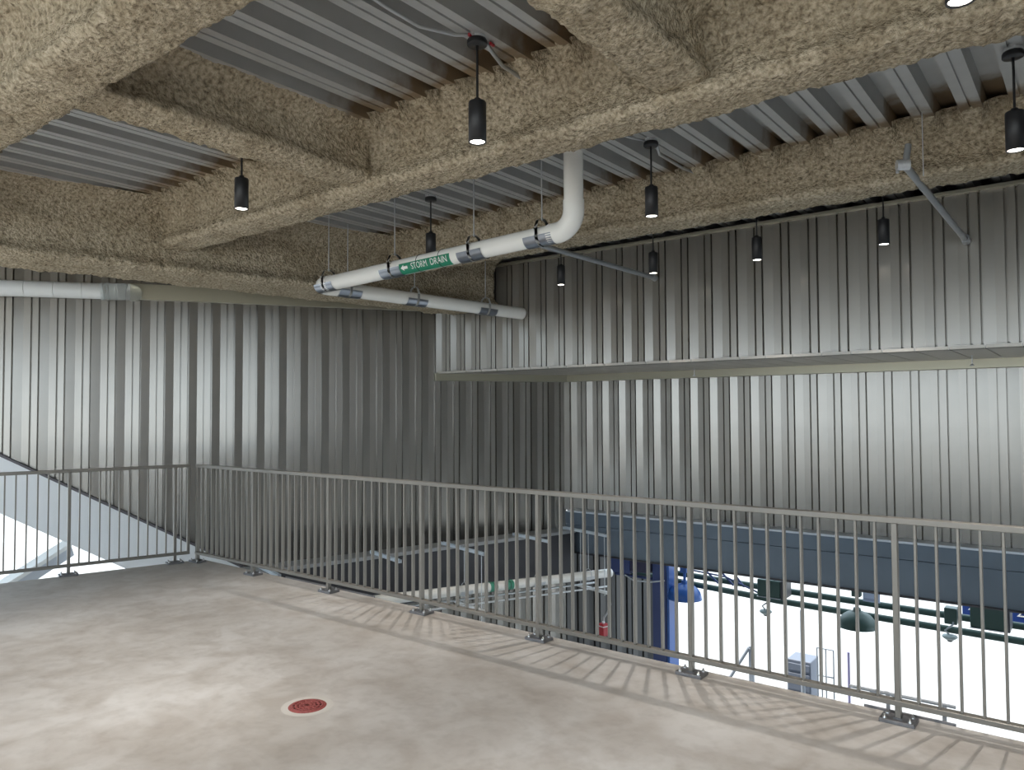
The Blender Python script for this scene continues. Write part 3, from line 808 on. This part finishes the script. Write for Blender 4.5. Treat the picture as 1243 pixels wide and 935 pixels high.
# flexible conduit and red box
bx = kp(-.02, .66, -1.72)
tag(MB().tube([kp(-.02,.80,-1.12), kp(-.02,.82,-1.28), kp(-.03,.75,-1.42), kp(-.02,.67,-1.50), kp(-.02,.66,-1.57)], .013, 10).build('flexible_conduit', M_CABLE), 'grey flexible conduit dropping from the trapeze bar to the red box', 'conduit')
rb = thing('alarm_box', tuple(bx), 'small red alarm box hanging on a grey flexible conduit in the well', 'box')
f_ = frame(bx, LD)
MB().bev((-.062,-.062,-.05), (.062,.062,.13), .008, f_).build('body', M_RED, rb)
MB().bev((-.065,-.065,.085), (.065,.065,.102), .004, f_).build('lid_band', mat('band_pale', (.6,.55,.55), .5), rb)
MB().lathe([(.02,.12),(.02,.15),(.014,.165),(0,.165)], 10, tuple(bx)).build('connector', M_GALV, rb)

# ------------------------------------------------------------------ the doorway below the beam
cl = thing('blue_column', (-5.46, 10.75, -4.6), 'blue steel column at the left side of the bright doorway', 'column')
MB().bev((-5.60, 10.70, -4.6), (-5.36, 10.98, -.70), .006).build('shaft', M_NAVY, cl)
MB().bev((-5.345, 10.68, -4.6), (-5.305, 11.0, -.72), .004).build('edge_trim', M_BLUE, cl)
MB().bev((-5.66, 10.64, -4.6), (-5.30, 11.04, -4.57), .004).build('base_plate', M_NAVY, cl)
mh = thing('door_motor', (-5.85, 10.8, -1.0), 'dark blue drive unit tucked under the blue-grey beam beside the column', 'machine')
MB().bev((-6.35, 10.6, -.98), (-5.95, 10.95, -.72), .01).build('housing', M_NAVY, mh)
MB().bev((-5.95, 10.62, -.93), (-5.62, 10.9, -.74), .01).build('gearbox', mat('dark_violet', (.03,.025,.06), .5), mh)
MB().tube([(-6.3, 10.75, -1.03), (-5.62, 10.75, -1.03)], .022, 10).build('shaft', M_NAVY, mh)
MB().tube([(-6.02,10.58,-.99),(-5.85,10.56,-1.06),(-5.55,10.58,-1.04),(-5.35,10.62,-1.0)], .012, 8).build('cable', M_CABLE, mh)
# horizontal rails across the doorway
for za, zb_, y, r, lb in ((-.985, -1.07, 11.25, .046, 'upper'), (-1.07, -1.235, 11.15, .046, 'lower')):
    tag(MB().tube([(-6.2, y, za), (-3.8, y, za+(zb_-za)*.65), (0, y, zb_), (3.5, y, zb_)], r, 12).build('track_pipe', M_DARKGREEN), 'dark green horizontal pipe across the top of the bright doorway, %s one' % lb, 'pipe')
tag(MB().tube([(-2.6,10.75,-.755),(1.5,10.75,-.755)], .012, 8).build('conduit', M_GIRDER), 'thin dark conduit just under the blue-grey beam on the right', 'conduit')
# curved braces at the left of the doorway
for i, (x0, x1) in enumerate(((-4.95,-4.62), (-4.68,-4.38), (-4.45,-4.22))):
    tag(MB().tube([(x0,10.9,-.72),(x0+(x1-x0)*.35,10.92,-.80),(x1,10.95,-1.0)], .016, 8).build('curved_brace', M_NAVY),
        'thin curved dark brace right of the blue dome lamp, %s' % ('leftmost', 'middle one', 'rightmost')[i], 'brace')
tag(MB().tube([(-4.9,10.7,-.80),(-4.4,10.7,-.83),(-4.0,10.75,-.98),(-3.85,10.75,-1.04)], .013, 8).build('loose_cable', M_NAVY), 'sagging dark cable above the pipes at the left of the doorway', 'cable')
# dome lamps
def dome(x, y, zt, zb, r, m, label):
    t = thing('dome_lamp', (x, y, zb), label, 'lamp', 'dome lamps in the doorway')
    h = (zt-zb)
    pr = [(r*1.04,0),(r*1.04,.012),(r,.02)] + [(r*math.cos(a), .02 + .21*r/.25*math.sin(a)) for a in [math.pi/2*k/8 for k in range(1, 8)]] + [(.05, .235*r/.25),(.045,.27*r/.25),(0,.27*r/.25)]
    MB().lathe(pr, 28, (x,y,zb)).build('dome', m, t)
    MB().lathe([(r*1.03,.001),(r*.9,.02),(r*.5,.1),(0,.12)], 24, (x,y,zb)).build('reflector', mat('reflector', (.6,.6,.58), .5), t)
    MB().tube([(x,y,zb+.26*r/.25),(x,y,zt-.16)], .022, 10).build('stem', m, t)
    MB().bev((x-.055,y-.055,zt-.17),(x+.055,y+.055,zt), .006).build('mount', m, t)
    return t
dome(-2.62, 10.8, -.70, -1.275, .235, M_DARKGREEN, 'dark green dome lamp hanging in the middle of the bright doorway')
dome(-5.10, 10.8, -.70, -1.27, .255, M_BLUE, 'blue dome lamp beside the blue column')
# boxes on the pipes
def unit(x0, x1, z0, z1, label):
    y = 10.72; t = thing('equipment_box', ((x0+x1)/2, y, z0), label, 'box', 'equipment boxes under the beam')
    MB().bev((x0, y, z0), (x1-.05, y+.32, z1), .01).build('body', M_DARKGREEN, t)
    MB().bev((x1-.045, y-.008, z0-.008), (x1, y+.328, z1+.008), .004).build('end_cover', M_GIRDER, t)
    MB().bev((x0-.004, y-.01, z0-.012), (x1-.05, y+.33, z0), .002).build('bottom_lip', M_CONDUIT, t)
    k = MB()
    for u in (.3, .5, .7): k.tube([(x0+(x1-x0)*u, y+.15, z1), (x0+(x1-x0)*u+.02, y+.15, z1+.09)], .025, 8)
    k.build('mounts', M_GIRDER, t)
    return t
unit(-3.94, -3.56, -1.04, -.80, 'dark box on the pipes between the two dome lamps')
unit(-1.31, -.90, -1.03, -.765, 'dark green box in front of the blue banner at the right')
# small camera heads
def camhead(x, y, z, label):
    t = thing('security_camera', (x, y, z), label, 'camera')
    MB().lathe([(0,-.035),(.05,-.035),(.075,-.015),(.088,.0),(.075,.018),(.02,.03),(0,.03)], 20, (x,y,z)).build('housing', mat('camera_grey', (.30,.36,.36), .4), t)
    MB().lathe([(0,-.065),(.025,-.06),(.04,-.035)], 16, (x,y,z)).build('lens_dome', M_BLACK, t)
    MB().tube([(x,y,z+.02),(x-.05,y,z+.07),(x+.03,y+.05,z+.14),(x+.03,y+.1,z+.17)], .012, 8).build('bracket', M_CONDUIT, t)
camhead(-3.83, 10.75, -1.255, 'small flat camera head under the left dark box')
camhead(-1.53, 10.72, -1.19, 'small pale camera head left of the dark green box')
MB_ = MB().bev((-1.60,10.80,-1.06),(-1.46,10.95,-.86),.008); tag(MB_.build('junction_box', M_DARKGREEN), 'small dark junction box above the pale camera head', 'box')
# paper notice and blue banner
pn = thing('paper_notice', (-2.455,10.85,-.95), 'pale blue printed notice right of the green dome lamp stem', 'notice')
MB().box((-2.555,10.85,-.935),(-2.345,10.858,-.785)).build('sheet', M_PAPER, pn)
for z in (-.895, -.912): MB().box((-2.54,10.845,z-.003),(-2.36,10.85,z+.003)).build('print_line', mat('ink', (.2,.25,.4), .7), pn)
bn = thing('banner', (.1, 12.5, -1.35), 'blue banner with white numerals behind the pipes at the right', 'banner')
MB().box((-1.62,12.5,-1.345),(2.2,12.512,-1.055)).build('cloth', M_SIGNBLUE, bn)
def numerals(body, x, z, h):
    vs, fs = text_mesh(body, h*1.42)
    MB().add([(x+v[0], 12.496, z+v[1]) for v in vs], fs).build('numeral', M_WHITE, bn)
numerals('2', -1.555, -1.235, .125); numerals('1', -1.14, -1.21, .11); numerals('21', -.975, -1.235, .14); numerals('2', -.3, -1.235, .14)
for xa, xb in ((-1.56,-1.43),(-1.42,-1.38),(-1.28,-1.24),(-1.08,-1.05),(-.96,-.86),(-.84,-.78),(-.6,-.4)):
    MB().box((xa,12.494,-1.082),(xb,12.5,-1.066)).build('white_dash', M_WHITE, bn)

# things standing outside on the pale ground
M_OUT = mat('outside_grey', (.11, .125, .16), .6); M_OUT2 = mat('outside_pale', (.20, .22, .25), .6)
ub = thing('slatted_unit', (-4.41,14.2,-4.6), 'pale grey slatted cabinet standing outside in the bright doorway', 'cabinet')
MB().bev((-4.62,14.02,-4.6),(-4.20,14.5,-2.92),.01).build('body', M_OUT, ub)
for k in range(9):
    z = -4.5 + k*.175
    MB().bev((-4.60,13.995,z),(-4.22,14.02,z+.12),.004).build('slat', M_OUT, ub)
bp_ = thing('barrier_post', (-5.28,14.0,-4.6), 'pale grey post with a slanted brace outside at the left of the doorway', 'post')
MB().bev((-5.33,14.0,-4.6),(-5.25,14.08,-2.83),.005).build('shaft', M_OUT2, bp_)
MB().tube([(-5.85,13.98,-3.75),(-5.32,14.0,-2.86)], .03, 8).build('brace', M_OUT2, bp_)
MB().tube([(-5.85,13.98,-4.6),(-5.85,13.98,-3.72)], .03, 8).build('brace_foot', M_OUT2, bp_)
mg = thing('mesh_gate', (-3.85,14.0,-4.6), 'thin pale metal gate outside beside the slatted cabinet', 'gate')
for x in (-4.08,-4.0,-3.93,-3.80): MB().tube([(x,14,-4.6),(x,14,-2.62)], .012, 8).build('bar', M_OUT2, mg)
for z in (-2.62,-3.1): MB().tube([(-4.08,14,z),(-3.80,14,z)], .012, 8).build('cross_bar', M_OUT2, mg)
tag(MB().tube([(-4.27,13.8,-4.6),(-4.27,13.8,-1.95)], .035, 10).build('lamp_post', M_OUT2), 'tall pale upright post in front of the slatted cabinet outside', 'post')
tag(MB().tube([(-3.55,14.0,-4.6),(-3.55,14.0,-2.6)], .022, 10).build('bollard', mat('pale_violet', (.20,.18,.30), .6)), 'short pale violet post outside right of the metal gate', 'post')
# handrail just beyond the slab edge
hr = thing('lower_handrail', (-1.0,5.2,-.3), 'thin blue-grey handrail beyond the floor edge at the lower right', 'railing')
MB().tube([(-1.317,5.2,-.155),(-.72,5.2,-.152)], .011, 8).build('bar', M_PALEGREY, hr)
MB().tube([(-1.25,5.2,-.215),(-1.17,5.2,-.165),(-1.09,5.2,-.150),(-1.02,5.2,-.17)], .011, 8).build('curved_bar', M_PALEGREY, hr)
for x in (-1.09,-.78): MB().tube([(x,5.2,-.15),(x,5.2,-4.6)], .012, 8).build('upright', M_PALEGREY, hr)

# pale stair landing and columns seen through the opening under the stringer
def ow(s, off, z): p = Vector((-11.432,3.869,0)) + LD*s + LN*off; return Vector((p.x,p.y,z))
rp = thing('outside_ramp', tuple(ow(0,0,-1.0)), 'pale sloping ramp edge outside the opening under the stair stringer', 'ramp')
fo = frame(ow(0,0,0), LD)
b = MB(); b.add([fo @ Vector(v) for v in [(-1.2,0,-1.30),(.62,0,-.16),(.62,0,-.22),(-1.2,0,-1.36),(-1.2,.5,-1.30),(.62,.5,-.16),(.62,.5,-.22),(-1.2,.5,-1.36)]],
    [(0,1,2,3),(7,6,5,4),(0,4,5,1),(1,5,6,2),(2,6,7,3),(3,7,4,0)]); b.build('kerb', M_CONC_OUT, rp)
b = MB(); b.add([fo @ Vector(v) for v in [(-1.2,.1,-1.36),(.62,.1,-.22),(.66,.1,-.36),(.1,.1,-.72),(-1.2,.1,-1.55),(-1.2,.4,-1.36),(.62,.4,-.22),(.66,.4,-.36),(.1,.4,-.72),(-1.2,.4,-1.55)]],
    [(4,3,2,1,0),(5,6,7,8,9),(0,1,6,5),(1,2,7,6),(2,3,8,7),(3,4,9,8),(4,0,5,9)]); b.build('side_wall', M_PALEGREY, rp)
for s, lb in ((-.28, 'left'), (.0, 'right')):
    q = ow(s-.25, -1.2, -4.6); tag(MB().bev((-.05,-.05,0),(.05,.05,5.6),.005,frame(q,LD)).build('outside_post', M_PALEGREY), 'faint pale post outside under the stair stringer, %s one' % lb, 'post')

# tiny sprinkler heads on the soffit edge
for x, y, lb in ((-4.42, 9.75, 'left one, above the middle of the back wall'), (-1.085, 9.55, 'right one')):
    t = thing('sprinkler_head', (x, y, 2.12), 'tiny chrome sprinkler head under the soffit, ' + lb, 'sprinkler', None)
    MB().lathe([(.006,.0),(.006,.1),(.02,.1),(.02,.094)], 10, (x,y,2.12)).build('stem', M_BOLT, t)
    MB().lathe([(0,-.02),(.022,-.02),(.022,-.015),(.008,.0),(.0,.005)], 12, (x,y,2.12)).build('deflector', M_BOLT, t)
